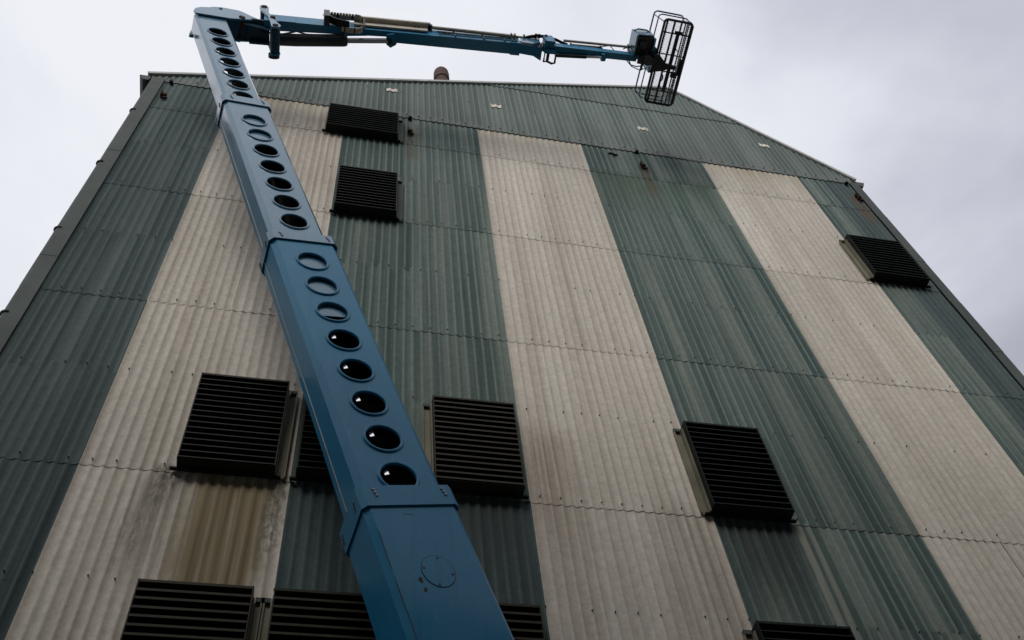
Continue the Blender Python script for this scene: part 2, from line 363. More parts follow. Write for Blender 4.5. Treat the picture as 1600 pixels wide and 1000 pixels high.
# corner flashings
z = 0.02
js = [3.4, 5.0, 6.6, 8.25, 9.88, 11.5, 13.13, 14.8, 16.46, 18.05, 19.72]
for i, zt in enumerate(js):
    mb = MB()
    y = YW - .066 - (.004 if i % 2 else 0)
    mb.box(BX0 + .06, -3.552, y - .006, y, z, zt + .03)                      # face leaf
    pr = [V(BX0 + .06 - .055 * sin(a), y + .05 - .056 * cos(a), z) for a in [k * pi / 8 for k in range(0, 6)]]
    pr2 = [V(BX0 + .06 - .049 * sin(a), y + .05 - .050 * cos(a), z) for a in [k * pi / 8 for k in range(0, 6)]]
    mb.prism(pr + pr2[::-1], (0, 0, zt + .03 - z))
    build(mb, 'corner_flashing', M['trim'], bld, None, True)
    z = zt
for zc in [3.2, 5.35, 7.5, 9.64, 11.79, 13.87, 16.01, 18.15]:
    mb = MB()
    pts = [V(BX0 + .06 - .066 * sin(a), YW - .016 - .064 * cos(a), zc) for a in [k * pi / 8 for k in range(-1, 8)]]
    build(MB().tube(pts, .016, 6), 'flashing_clip', M['trim'], bld)
z = 0.02
for i, zt in enumerate([3.6, 5.3, 7.0, 8.7, 10.4, 12.05, 13.6, 15.0, 16.40, 18.14, 19.66]):
    y = YW - .066 - (.004 if i % 2 else 0)
    mb = MB().box(9.97, BX1 + .03, y - .006, y, z, zt + .03); mb.box(BX1 + .024, BX1 + .03, y, YW + .3, z, zt + .03)
    build(mb, 'corner_flashing', M['trim'], bld); z = zt
# eaves gutters with end caps
def gutter(x, z, s):
    prof = [(0, 0), (0, -.17), (.05, -.20), (.11, -.185), (.15, -.12), (.17, -.05), (.20, 0), (.185, 0), (.155, -.05), (.135, -.11), (.10, -.165), (.05, -.18), (.016, -.155), (.016, 0)]
    mb = MB().prism([V(x + s * px, YW - .05, z + pz) for px, pz in prof], (0, 18, 0))
    mb.prism([V(x + s * px, YW - .055, z + pz) for px, pz in prof[:7]], (0, .012, 0))
    build(mb, 'gutter', M['trim'], bld)
gutter(-3.81, 19.80, -1); gutter(10.17, 19.80, 1)
# rusty flue behind the verge
fl = MB(); fy = 8.1; fxx = 1.83
prof = [(.165, 21.6), (.165, 24.95), (.190, 24.96), (.190, 25.36), (.18, 25.48), (.152, 25.57), (.10, 25.63), (.04, 25.655), (.001, 25.66)]
nn = 20
for (r, zz) in prof: fl.v += [V(fxx + r * cos(2 * pi * k / nn), fy + r * sin(2 * pi * k / nn), zz) for k in range(nn)]
for i in range(len(prof) - 1): fl.f += [(i * nn + k, i * nn + (k + 1) % nn, (i + 1) * nn + (k + 1) % nn, (i + 1) * nn + k) for k in range(nn)]
build(fl, 'flue', M['rust_pipe'], bld, V(fxx, fy, 22), True)
# pale repair patches on the gable, moulded over the corrugations
for (px, pz, w) in [(.57, 20.98, 1.9), (2.69, 20.98, 1.95), (5.82, 20.98, 1.9), (8.56, 21.09, 1.9)]:
    mb = MB(); k = 16; rr = random.Random(int(px * 10)); x0 = px - w / 2 * P
    for i in range(k + 1):
        x = x0 + w * P * i / k; y = corr(x) - .042; e = .022 * sin(pi * i / k) + rr.uniform(-.008, .008)
        for (yy, zz) in ((y, pz - .085 + e), (y, pz + .085 - e), (y + .012, pz + .085 - e), (y + .012, pz - .085 + e)): mb.v.append(V(x, yy, zz))
    for i in range(k):
        for q in range(4): mb.f.append((i * 4 + q, i * 4 + 4 + q, i * 4 + 4 + (q + 1) % 4, i * 4 + (q + 1) % 4))
    mb.f += [(0, 1, 2, 3), (k * 4 + 3, k * 4 + 2, k * 4 + 1, k * 4)]
    build(mb, 'repair_patch', M['putty'], bld)
# purlin stubs: a dark hole under the gable sheets and a rusty angle lower down
for bx in (-3.42, .934, 5.41, 9.89):
    build(MB().tube([V(bx, YW - .02, 19.61), V(bx, YW - .10, 19.60)], [.036, .034], 10), 'purlin_stub', M['dark'], bld)
    mb = MB().box(bx - .045, bx + .045, YW - .10, YW - .045, 18.93, 19.0); mb.box(bx - .045, bx - .03, YW - .13, YW - .045, 18.86, 19.05)
    mb.box(bx - .01, bx + .07, YW - .085, YW - .05, 18.84, 18.875)
    build(mb, 'rusty_bracket', M['rust'], bld)
build(MB().prism([V(4.79, YW - .062, 19.38), V(4.86, YW - .062, 19.41), V(4.93, YW - .062, 19.36), V(4.98, YW - .062, 19.37), V(4.97, YW - .062, 19.33), V(4.92, YW - .062, 19.31), V(4.86, YW - .062, 19.36), V(4.80, YW - .062, 19.35)], (0, .02, 0)), 'broken_edge', M['dark'], bld)
# ------------------------------------------------------------------ louvred vents
def vent(xl, xr, zb, zt, mat, label, flash='lr', fmat='louvre_side', lip=.013):
    xl *= .995; xr *= .995; zt = 1.6 + (zt - 1.6) * .995; zb -= .03
    d = .217; yo = YW - .045; yf = YW - d
    at = V(xl, YW, zb)
    body = MB().box(xl, xl + .012, yf + .004, yo, zb, zt - .002); body.box(xr - .012, xr, yf + .004, yo, zb, zt - .002)
    body.box(xl + .012, xr - .012, yf + .01, yo, zt - .03, zt - .002)
    o = build(body, 'louvre_vent', M[mat], bld, at); o['label'] = label
    build(MB().box(xl + .012, xr - .012, yf + .012, yo, zb, zb + .02), 'sill', M[mat], o)
    build(MB().box(xl + .012, xr - .012, yo - .012, yo - .004, zb + .02, zt - .03), 'back_panel', M['dark'], o)
    n = max(6, round((zt - zb - .06) / .092)); pit = (zt - zb - .05) / n
    wx = xr - xl - .026
    key = ('slat', round(wx, 3), mat, lip)
    if key not in CACHE:
        mb = MB().prism([V(0, 0, 0), V(0, 0, lip), V(0, .006, lip), V(0, .006, .007), V(0, .09, .085), V(0, .094, .079)], (wx, 0, 0))
        CACHE[key] = mb.mesh('slat', M[mat])
    for k in range(n):
        link('slat', CACHE[key], o, V(xl + .013, yf, zb + .012 + k * pit + random.uniform(-.002, .002)))
    # flanges that seal the box to the sheets: pale strip each side, scalloped lip under the box
    for s, xe in ((-1, xl), (1, xr)):
        if ('l' if s < 0 else 'r') not in flash: continue
        mb = MB().box(min(xe, xe + s * .015) , max(xe, xe + s * .015), yo - .085, yo + .02, zb - .01, zt - .06)
        mb.box(min(xe + s * .015, xe + s * .10), max(xe + s * .015, xe + s * .10), yo - .012, yo - .004, zb - .01, zt - .07)
        mb.box(min(xe + s * .09, xe + s * .105), max(xe + s * .09, xe + s * .105), yo - .04, yo - .012, zb - .01, zt - .06)
        build(mb, 'side_flashing', M[fmat], o)
        build(MB().box(min(xe + s * .02, xe + s * .10), max(xe + s * .02, xe + s * .10), yo - .045, yo - .005, zt - .069, zt - .02), 'flashing_cap', M['trim'], o)
    build(MB().box(xl - .06, xr + .06, yo - .05, yo - .005, zb - .022, zb - .006), 'drip_lip', M['louvre_black'], o)
    return o
vent(-.572, .705, 18.46, 19.52, 'louvre_black', 'widest louvre vent just under the gable', 'r', 'trim')
vent(-.232, .718, 15.42, 16.86, 'louvre_black', 'square dark louvre vent right of the boom', 'r', 'trim')
vent(1.197, 2.158, 9.44, 10.885, 'louvre_brown', 'brown louvre vent just right of the boom', 'l', 'louvre_side', .026)
vent(4.262, 5.215, 9.42, 10.885, 'louvre_black', 'black louvre vent beside the middle white stripe', 'l')
vent(8.79, 9.80, 15.52, 16.92, 'louvre_black', 'dark louvre vent near the right corner', 'l')
vent(-1.395, -.432, 9.42, 10.87, 'louvre_olive', 'dark louvre vent on the left white stripe, above a brown stain', 'r')
vent(-.222, .74, 9.42, 10.87, 'louvre_olive', 'dark louvre vent mostly hidden behind the boom', '')
vent(-1.412, -.434, 6.38, 7.845, 'louvre_brown', 'brown louvre vent at the lower left', 'r', 'louvre_side', .026)
vent(-.262, .70, 6.38, 7.845, 'louvre_brown', 'lower brown louvre vent left of the boom', 'l', 'louvre_side', .026)
vent(1.19, 2.145, 6.38, 7.845, 'louvre_brown', 'lower brown louvre vent right of the boom', '', 'louvre_side', .026)
vent(4.265, 5.24, 6.38, 7.835, 'louvre_black', 'black louvre vent at the lower right', 'l')

# ------------------------------------------------------------------ boom lift
bd = V(-.2860, -.0160, .9581).normalized()
e1 = V(.948, .143, .285); e1 = (e1 - bd * e1.dot(bd)).normalized(); e2 = bd.cross(e1)
BO = V(.679, 5.803, 8.128)
MBM = Matrix((( bd.x, e1.x, e2.x), (bd.y, e1.y, e2.y), (bd.z, e1.z, e2.z)))      # boom axes: along, right, away
def B(s, a, e): return BO + bd * s + e1 * a + e2 * e
lift = thing('boom_lift', (2.75, 6.05, 0), 'blue telescopic boom lift raised before the striped building, cage up at roof height', 'boom lift')
def plate(mb, s0, s1, a0, a1, e, holes, r, ac):
    """flat plate in the boom frame pierced by round holes"""
    hs = sorted(holes); cuts = [s0]
    N = 32
    for i, h in enumerate(hs):
        lo = max(s0, h - .245) if i == 0 else (hs[i - 1] + h) / 2
        hi = min(s1, h + .245) if i == len(hs) - 1 else (h + hs[i + 1]) / 2
        hw = max(.02, min(h - lo, hi - h)) if False else None
        if lo > cuts[-1] + 1e-4: mb.add([B(cuts[-1], a0, e), B(lo, a0, e), B(lo, a1, e), B(cuts[-1], a1, e)], [(0, 1, 2, 3)])
        ci, cr = [], []
        for k in range(N):
            t = 2 * pi * (k + .5) / N; dx, dy = cos(t), sin(t)
            ci.append(B(h + r * dx, ac + r * dy, e))
            kx = ((hi - h) / dx if dx > 1e-9 else (lo - h) / dx if dx < -1e-9 else 1e9)
            ky = ((a1 - ac) / dy if dy > 1e-9 else (a0 - ac) / dy if dy < -1e-9 else 1e9)
            q = min(kx, ky); cr.append(B(h + q * dx, ac + q * dy, e))
        # corners of the cell
        b = len(mb.v); mb.v += ci + cr
        for k in range(N): mb.f.append((b + k, b + N + k, b + N + (k + 1) % N, b + (k + 1) % N))
        for cs, ca in ((hi, a1), (lo, a1), (lo, a0), (hi, a0)):
            t = math.atan2(ca - ac, cs - h) % (2 * pi); k = int(math.floor(t * N / (2 * pi) - .5)) % N
            bb = len(mb.v); mb.v.append(B(cs, ca, e)); mb.f.append((b + N + k, bb, b + N + (k + 1) % N))
        cuts.append(hi)
    if cuts[-1] < s1 - 1e-4: mb.add([B(cuts[-1], a0, e), B(s1, a0, e), B(s1, a1, e), B(cuts[-1], a1, e)], [(0, 1, 2, 3)])
def section(s0, s1, a0, a1, w0, w1, ch, holes, r, ac, mat, back=False):
    mb = MB()
    plate(mb, s0, s1, a0 + ch, a1 - ch, w0, holes, r, ac)
    plate(mb, s0, s1, a0 + ch, a1 - ch, w1, holes if back else [], r, ac)
    pr = [(a1 - ch, w0), (a1, w0 + ch), (a1, w1 - ch), (a1 - ch, w1)]
    pl = [(a0 + ch, w1), (a0, w1 - ch), (a0, w0 + ch), (a0 + ch, w0)]
    for pts in (pr, pl):
        for p, q in zip(pts, pts[1:]):
            mb.add([B(s0, *p), B(s1, *p), B(s1, *q), B(s0, *q)], [(0, 1, 2, 3)])
    o = build(mb, 'boom_section', M[mat], lift, B(s0, 0, w0))
    ac_, wc_ = (a0 + a1) / 2, (w0 + w1) / 2
    base = B(s0, 0, w0); me = o.data; flip = []
    for p in me.polygons:                         # every face looks away from the section's axis
        c = p.center + base - BO; d_ = e1 * (c.dot(e1) - ac_) + e2 * (c.dot(e2) - wc_)
        if p.normal.dot(d_) < 0: flip.append(p.index)
    import bmesh
    bm_ = bmesh.new(); bm_.from_mesh(me); bm_.faces.ensure_lookup_table()
    bmesh.ops.reverse_faces(bm_, faces=[bm_.faces[i] for i in flip]); bm_.to_mesh(me); bm_.free()
    o.data.materials.append(M['dark'])  # near-black inner faces: darkness of the hollow put into the colour
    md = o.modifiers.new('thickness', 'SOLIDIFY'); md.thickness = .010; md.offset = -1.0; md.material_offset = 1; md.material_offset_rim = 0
    return o
def rims(sec, holes, r, ac, e, mat):
    key = ('rim', r, mat)
    if key not in CACHE:
        mb = MB(); N = 40; prof = [(r - .004, .012), (r - .004, -.012), (r + .004, -.018), (r + .016, -.018), (r + .024, -.010), (r + .026, .002)]
        for (q, w) in prof: mb.v += [V(q * cos(2 * pi * k / N), q * sin(2 * pi * k / N), w) for k in range(N)]
        for i in range(len(prof) - 1): mb.f += [(i * N + k, i * N + (k + 1) % N, (i + 1) * N + (k + 1) % N, (i + 1) * N + k) for k in range(N)]
        CACHE[key] = mb.mesh('hole_rim', M[mat], True)
    for h in holes: link('hole_rim', CACHE[key], sec, B(h, ac, e), MBM)
def ring8(s, a0, a1, w0, w1, ch):
    return [B(s, *p) for p in [(a0 + ch, w0), (a1 - ch, w0), (a1, w0 + ch), (a1, w1 - ch), (a1 - ch, w1), (a0 + ch, w1), (a0, w1 - ch), (a0, w0 + ch)]]
def collar(sec, s0, s1, a0, a1, w0, w1, ch, g, t, mat):
    """band bolted round a section's mouth; g = gap to the section, t = thickness"""
    mb = MB(); rs = []
    for s, k in ((s0, g), (s0, g + t), (s1, g + t), (s1, g - .03)):
        rs.append(ring8(s, a0 - k, a1 + k, w0 - k, w1 + k, ch))
    for r_ in rs: mb.v += r_
    for i in range(3): mb.f += [(i * 8 + k, i * 8 + (k + 1) % 8, (i + 1) * 8 + (k + 1) % 8, (i + 1) * 8 + k) for k in range(8)]
    mb.f += [(k, (k + 1) % 8, 24 + (k + 1) % 8, 24 + k) for k in range(8)]
    o = build(mb, 'collar', M[mat], sec)
    # bolts in threes
    if 'boltm' not in CACHE:
        q = MB(); q.tube([V(0, 0, .004), V(0, 0, -.010)], .013, 6); CACHE['boltm'] = q.mesh('bolt', M['steel_bolt'])
    RF = MBM; RL = MBM @ Matrix.Rotation(radians(-90), 3, 'X')
    L = s1 - s0
    for k in range(3):
        s = s1 - .05 - k * min(.035, L / 4); 
        for aa in (a0 + .12, a1 - .10): link('bolt', CACHE['boltm'], sec, B(s, aa + k * .008, w0 - g - t), RF)
        for ww in (w0 + .12, w1 - .07): link('bolt', CACHE['boltm'], sec, B(s - .02, a0 - g - t, ww + k * .008), RL)
    return o
HA = [3.546 - .5065 * k for k in range(8)]
HB = [7.39 - .4815 * k for k in range(8)]
HC = [10.971 - .4485 * k for k in range(7)]
secO = section(-7.35, -.16, -.415, .432, -.02, .545, .05, [], .1, 0, 'blue')
secA = section(-2.0, 4.08, -.392, .385, .0, .485, .058, HA, .166, .0, 'blue')
secB = section(2.50, 8.06, -.358, .318, .03, .455, .05, HB, .161, -.013, 'blue_grey')
secC = section(6.72, 11.78, -.312, .252, .055, .415, .042, HC, .155, -.028, 'blue_grey', True)
rims(secA, HA, .166, .0, .0, 'blue'); rims(secB, HB[:8], .161, -.013, .03, 'blue_grey'); rims(secC, HC[:7], .155, -.028, .055, 'blue_grey')
collar(secO, -.375, -.14, -.415, .432, -.02, .545, .045, .007, .011, 'blue')
collar(secA, 3.975, 4.15, -.392, .385, .0, .485, .052, .010, .012, 'blue_grey')
collar(secB, 7.95, 8.16, -.358, .318, .03, .455, .045, .010, .012, 'blue_grey')
for sec, s0, s1, a, w0, w1 in ((secA, -.3, 3.98, -.392, .0, .485), (secB, 4.1, 7.96, -.358, .03, .455)):
    wm = w0 + (w1 - w0) * .68
    build(MB().obox(B((s0 + s1) / 2, a - .004, wm), bd * ((s1 - s0) / 2), e1 * .003, e2 * .0035), 'wear_strip', M['trim_pale'], sec)
# round access cover on the outer section
mb = MB(); N = 28
mb.prism([B(-1.095 + .160 * cos(2 * pi * k / N), .008 + .135 * sin(2 * pi * k / N), -.0245) for k in range(N)], e2 * .0045)
q = MB(); q.tube([V(0, 0, .004), V(0, 0, -.007)], .010, 6); CACHE['boltd'] = q.mesh('bolt', M['bolt'])
cov = build(mb, 'access_cover', M['blue'], secO)
build(MB().tube([B(-1.095 + .163 * cos(2 * pi * k / N), .008 + .138 * sin(2 * pi * k / N), -.0212) for k in range(N)], .0028, 5, closed=True), 'cover_seal', M['rubber'], secO)
for k in range(4):
    t = pi * k / 2 + .3; link('bolt', CACHE['boltd'], secO, B(-1.095 + .14 * cos(t), .008 + .115 * sin(t), -.0225), MBM)
build(MB().prism([B(-1.17 + .028 * cos(k) * (1 + .3 * sin(3 * k)), -.165 + .018 * sin(k), -.0225) for k in [2 * pi * i / 11 for i in range(11)]], e2 * .002), 'rust_spot', M['grease'], secO)
build(MB().prism([B(-1.27 + .022 * cos(k) * (1 + .3 * sin(2 * k)), -.155 + .015 * sin(k), -.0225) for k in [2 * pi * i / 9 for i in range(9)]], e2 * .002), 'rust_spot', M['grease'], secO)
rs_ = random.Random(11)
for (sa, sb) in ((-.62, -1.05), (-1.12, -1.9), (-2.0, -2.6), (-2.75, -4.4)):
    build(MB().tube([B(sa + (sb - sa) * k / 8, -.366 + rs_.uniform(-.003, .003), -.021) for k in range(9)], [.0015] + [.004] * 7 + [.0015], 5), 'weld_seam', M['grease'], secO)
for (ss, aa, ww) in ((-.30, .02, .20), (-.46, -.1, .10)):
    build(MB().tube([B(ss - .004 * k, aa + ww * k / 5, -.0205) for k in range(6)], .0016, 4), 'scratch', M['cage'], secO)
# hose bundle and extend cylinder inside the boom
build(MB().tube([B(-2, .16, .40), B(11.2, .06, .33)], .03, 8), 'hose', M['dark'], lift, None, True)

GLINTN = None
for h in HA[3:]:  # small mirrors added inside the holes, tilted to glint with sky
    p = B(h + .080, -.085, .020); vd = (p - V(0, 0, 1.6)).normalized(); tgt = V(-.1, -.45, .88).normalized()
    nrm = (tgt - vd).normalized(); ax = (e1 - nrm * e1.dot(nrm)).normalized(); ay = nrm.cross(ax)
    build(MB().obox(p, ax * .020, ay * .034, nrm * .0012), 'glint_mirror', M['polish'], secA)
# head at the boom tip
headp = [(11.905, -.290), (12.03, -.18), (12.12, -.02), (12.20, .06), (12.27, .22), (12.297, .523), (12.24, .60), (12.18, .66), (12.03, .835), (11.97, .80), (11.75, .294), (11.652, -.316), (11.76, -.335)]
hd = build(MB().prism([B(s, a, .012) for s, a in headp], e2 * .03), 'head_plate', M['blue_grey'], lift)
build(MB().prism([B(s, a, .40) for s, a in headp], e2 * .03), 'head_plate', M['blue_grey'], lift)
build(MB().prism([B(s, a, .042) for s, a in [(11.80, -.27), (12.0, -.12), (12.12, .06), (12.18, .5), (12.05, .74), (11.97, .72), (11.78, .26)]], e2 * .358), 'head_box', M['blue_shade'], lift)
build(MB().tube([B(11.93, .52, -.004), B(11.93, .52, .45)], .055, 14), 'pivot_pin', M['rust'], lift, None, True)
build(MB().tube([B(12.17, .18, .0), B(12.17, .18, .44)], .03, 10), 'pivot_pin', M['bolt'], lift, None, True)
build(MB().tube([B(11.42, -.322, .35), B(11.42, -.395, .35)], .035, 8), 'lifting_lug', M['blue_grey'], lift)

# ---- jib
ju = V(.99494, -.04344, .09062).normalized(); jv = V(.04362, .99905, 0); jv = (jv - ju * jv.dot(ju)).normalized(); jw = ju.cross(jv)
JO = V(-1.62, 5.682, 19.78)
MJ = Matrix((( ju.x, jv.x, jw.x), (ju.y, jv.y, jw.y), (ju.z, jv.z, jw.z)))
def J(u, v, w): return JO + ju * u + jv * v + jw * w
def jbox(mb, u0, u1, v0, v1, w0, w1): return mb.add([J(u, v, w) for u in (u0, u1) for v in (v0, v1) for w in (w0, w1)], [(0, 1, 3, 2), (4, 6, 7, 5), (0, 4, 5, 1), (2, 3, 7, 6), (0, 2, 6, 4), (1, 5, 7, 3)])
def jplan(mb, poly, w0, w1): return mb.prism([J(u, v, w0) for u, v in poly], jw * (w1 - w0))
def jside(mb, poly, v0, v1): return mb.prism([J(u, v0, w) for u, w in poly], jv * (v1 - v0))
# yoke between head and knuckle
mb = MB(); jplan(mb, [(-.86, .05), (-.42, .01), (-.15, .03), (-.15, .42), (-.24, .455), (-.47, .41), (-.70, .40)], .03, .07)
yk = build(mb, 'yoke', M['blue_shade'], lift)
build(jplan(MB(), [(-.60, .07), (-.42, .095), (-.15, .14), (-.15, .17), (-.42, .125), (-.60, .09)], -.06, .03), 'yoke_rib', M['blue_grey'], yk)
build(jbox(MB(), -.50, -.15, .385, .42, -.12, .16), 'yoke_cheek', M['blue_shade'], yk)
# knuckle link: two shaped plates and their pins
kp = [(-.345, .60), (-.345, .685), (-.30, .728), (-.22, .70), (-.183, .639), (-.175, .327), (-.125, .08), (-.089, -.028), (.051, -.391), (.03, -.46), (-.05, -.49), (-.111, -.477), (-.14, -.193), (-.194, .167), (-.30, .45)]
k1 = build(jside(MB(), kp, -.045, -.005), 'knuckle_plate', M['blue_grey'], lift)
build(jside(MB(), kp, .44, .48), 'knuckle_plate', M['blue'], lift)
for (u, w, r) in ((-.265, .64, .055), (-.045, -.40, .05), (-.10, .05, .045)):
    build(MB().tube([J(u, -.06, w), J(u, .53, w)], r, 14), 'pivot_pin', M['rust'], lift, None, True)
build(MB().tube([J(-.045, .02, -.40), J(-.045, .42, -.40)], .085, 14), 'pivot_sleeve', M['blue_shade'], lift, None, True)
build(MB().tube([J(-.06, .50, -.30), J(-.06, .57, -.30)], .10, 14), 'pivot_boss', M['blue_shade'], lift, None, True)
build(MB().tube([J(-.265, .0, .64), J(-.265, .44, .64)], .07, 12), 'pivot_sleeve', M['blue_shade'], lift, None, True)
# jib arms
mb = MB(); mb.add([J(-.25, 0, .0), J(-.25, .19, .0), J(-.25, .19, .37), J(-.25, 0, .37), J(2.02, 0, .0), J(2.02, .10, .0), J(2.02, .10, .36), J(2.02, 0, .36)],
       [(0, 1, 2, 3), (7, 6, 5, 4), (0, 4, 5, 1), (1, 5, 6, 2), (2, 6, 7, 3), (3, 7, 4, 0)])
arm1 = build(mb, 'jib_arm', M['blue'], lift)
build(jplan(MB(), [(.02, -.012), (.30, -.012), (.02, .05)], -.02, .30), 'gusset', M['blue'], arm1)
mb = MB(); mb.add([J(2.02, 0, -.005), J(2.02, .20, -.005), J(2.02, .20, .36), J(2.02, -.002, .36), J(4.40, 0, -.005), J(4.40, .215, -.005), J(4.40, .215, .30), J(4.40, 0, .30)],
       [(0, 1, 2, 3), (7, 6, 5, 4), (0, 4, 5, 1), (1, 5, 6, 2), (2, 6, 7, 3), (3, 7, 4, 0)])
arm2 = build(mb, 'jib_arm', M['blue'], lift)
build(jbox(MB(), 4.28, 4.46, -.012, .228, -.015, .31), 'end_band', M['blue'], arm2)
build(jplan(MB(), [(1.93, .05), (2.06, .02), (2.15, .11), (2.12, .22), (2.02, .285), (1.94, .23)], -.06, .05), 'rod_lug', M['blue'], arm2)
build(MB().tube([J(2.0, .16, -.10), J(2.0, .16, .08)], .045, 10), 'rod_pin', M['rust'], arm2)
for u in (3.0, 3.05, 3.12): build(MB().tube([J(u, -.012, .20), J(u, .0, .20)], .02, 6), 'bolt', M['bolt'], arm2)
c1 = build(MB().tube([J(-.02, .325, -.02), J(.3, .31, -.02), J(1.13, .24, -.02), J(1.20, .236, -.02), J(1.235, .233, -.02)], [.112, .112, .112, .106, .085], 18), 'hydraulic_cylinder', M['cyl'], lift, None, True)
build(MB().tube([J(1.2, .235, -.02), J(2.0, .165, -.02)], .050, 12), 'rod', M['chrome'], c1, None, True)
# telescoping inner arm and knuckle at the jib end
mb = MB(); mb.add([J(4.40, .02, .03), J(4.40, .195, .03), J(4.40, .195, .26), J(4.40, .02, .26), J(4.90, .05, .03), J(4.90, .24, .03), J(4.90, .24, .24), J(4.90, .05, .24)],
       [(0, 1, 2, 3), (7, 6, 5, 4), (0, 4, 5, 1), (1, 5, 6, 2), (2, 6, 7, 3), (3, 7, 4, 0)])
ia = build(mb, 'inner_arm', M['blue'], lift)
build(jside(MB(), [(4.47, .0), (4.50, .32), (4.58, .40), (4.84, .36), (4.86, .10), (4.70, -.02)], -.03, .02), 'gusset', M['blue_grey'], ia)
build(jplan(MB(), [(4.70, .20), (4.90, .20), (4.90, .30), (4.86, .285)], .02, .06), 'gusset', M['blue'], ia)
mb = MB()
jbox(mb, 4.93, 5.13, -.10, -.06, .0, .36); jbox(mb, 4.95, 5.16, .06, .13, -.05, .30); jbox(mb, 4.98, 5.12, -.06, .06, .02, .10)
jbox(mb, 4.93, 4.96, -.10, .13, .0, .25)
kn = build(mb, 'end_knuckle', M['blue'], lift)
lp = [(4.955, .13), (5.175, .13), (5.175, .315), (5.12, .33), (5.01, .29), (4.955, .31)]
build(MB().tube([J(u, v, .0) for u, v in lp], .022, 8, closed=True), 'tie_down_loop', M['cage'], kn)
build(MB().tube([J(5.03, .12, .03), J(5.03, .30, .03)], .03, 8), 'pivot_pin', M['bolt'], kn)
build(MB().tube([J(4.90, -.02, .10), J(4.90, .14, .10)], .03, 10), 'pivot_pin', M['chrome'], kn)
mb = MB(); mb.add([J(5.10, -.01, .02), J(5.10, .13, .02), J(5.10, .13, .22), J(5.10, -.01, .22), J(6.80, .03, .02), J(6.80, .15, .02), J(6.80, .15, .20), J(6.80, .03, .20)],
       [(0, 1, 2, 3), (7, 6, 5, 4), (0, 4, 5, 1), (1, 5, 6, 2), (2, 6, 7, 3), (3, 7, 4, 0)])
arm3 = build(mb, 'fly_jib', M['blue'], lift)
c2 = build(MB().tube([J(5.15, .155, -.03), J(5.77, .13, -.03)], .036, 12), 'hydraulic_cylinder', M['cyl'], lift, None, True)
build(MB().tube([J(5.76, .13, -.03), J(6.09, .112, -.03)], .024, 10), 'rod', M['chrome'], c2, None, True)
build(jplan(MB(), [(6.06, .04), (6.13, .04), (6.16, .12), (6.15, .175), (6.07, .18)], -.06, .03), 'rod_lug', M['blue'], arm3)
# cable trays, tubes, hoses
def jt(pts, r, name, mat, parent=lift, n=8): return build(MB().tube([J(*p) for p in pts], r, n), name, M[mat], parent, None, True)
ct = build(jbox(MB(), .80, 2.76, -.135, -.105, .285, .345), 'cable_tray', M['beige'], lift)
build(jbox(MB(), 1.35, 2.70, -.050, -.020, .10, .30), 'tray_floor', M['beige'], ct)
build(jbox(MB(), .95, 2.70, -.075, -.060, .285, .345), 'tray_wall', M['beige'], ct)
build(jbox(MB(), .95, 2.72, -.125, -.050, .27, .283), 'tray_floor', M['beige'], ct)
jt([(.78, -.10, .30), (2.74, -.055, .30)], .010, 'guide_rail', 'galv', ct)
build(jbox(MB(), 2.66, 2.80, -.10, .03, .28, .36), 'tray_end', M['cage'], ct)
for u in (2.45, 2.52): build(jbox(MB(), u, u + .03, -.05, .03, .20, .32), 'tray_bracket', M['cage'], ct)
jt([(2.78, -.055, .30), (4.40, -.035, .30)], .036, 'cable_tube', 'beige')
jt([(4.36, -.035, .30), (4.60, -.03, .30)], .024, 'cable_tube', 'beige')
for u in (4.31, 4.38, 4.56):
    b_ = jbox(MB(), u, u + .022, -.085, .01, .27, .34); jbox(b_, u, u + .022, -.03, .03, .10, .27); build(b_, 'tube_clamp', M['cage'], lift)
for dv, dw, r in ((0, 0, .018), (.018, .02, .014), (.03, -.012, .012)):
    jt([(4.53, -.024 + dv, .30 + dw), (4.61, -.048 + dv, .30 + dw), (4.70, -.075 + dv, .305 + dw), (4.83, -.095 + dv * 1.5, .31 + dw), (4.92, -.098 + dv, .31 + dw), (4.99, -.095 + dv, .305 + dw), (5.10, -.075 + dv, .30 + dw), (5.21, -.058 + dv, .30 + dw), (5.31, -.02 + dv * .8, .30 + dw), (5.45, .02 + dv * .6, .30 + dw)], r, 'hose', 'rubber')
for u, v in ((4.80, -.09), (4.86, -.09), (5.00, -.09)):
    jt([(u, v - .03, .30), (u, v + .01, .33), (u + .01, v + .10, .25), (u + .02, v + .12, .15)], .011, 'hose', 'rubber')
    jt([(u - .02, v - .01, .30), (u + .02, v - .01, .30)], .03, 'hose_grommet', 'rubber')
jt([(5.36, -.045, .30), (6.78, -.040, .30)], .026, 'cable_tube', 'beige')
build(jbox(MB(), 5.52, 6.12, .005, .05, .285, .325), 'cable_tray', M['beige'], lift)
for u in (5.50, 6.10): build(jbox(MB(), u, u + .03, -.005, .06, .18, .33), 'tray_bracket', M['cage'], lift)
for u in (6.66, 6.74):
    b_ = jbox(MB(), u, u + .02, -.085, .0, .27, .34); jbox(b_, u, u + .02, -.03, .03, .10, .27); build(b_, 'tube_clamp', M['cage'], lift)
jt([(6.1, .0, .27), (6.3, -.03, .30), (6.38, .03, .26), (6.36, .10, .18)], .010, 'hose', 'rubber')
jt([(5.9, .04, .24), (6.2, .05, .235), (6.6, .06, .225)], .010, 'hose', 'galv')
for k_, (va, wa, sg) in enumerate(((-.012, .335, .006), (-.014, .05, .004), (-.010, .18, .008))):
    jt([(2.9 + 1.5 * q / 10, va - .006 - .004 * (q % 2), wa - .05 * (q / 10) * (wa > .2) + sg * math.sin(q * 1.7)) for q in range(11)], .009, 'hose', 'rubber')
for u in (3.2, 3.75, 4.15): build(jbox(MB(), u, u + .025, -.02, .0, .02, .33), 'hose_bracket', M['cage'], arm2)
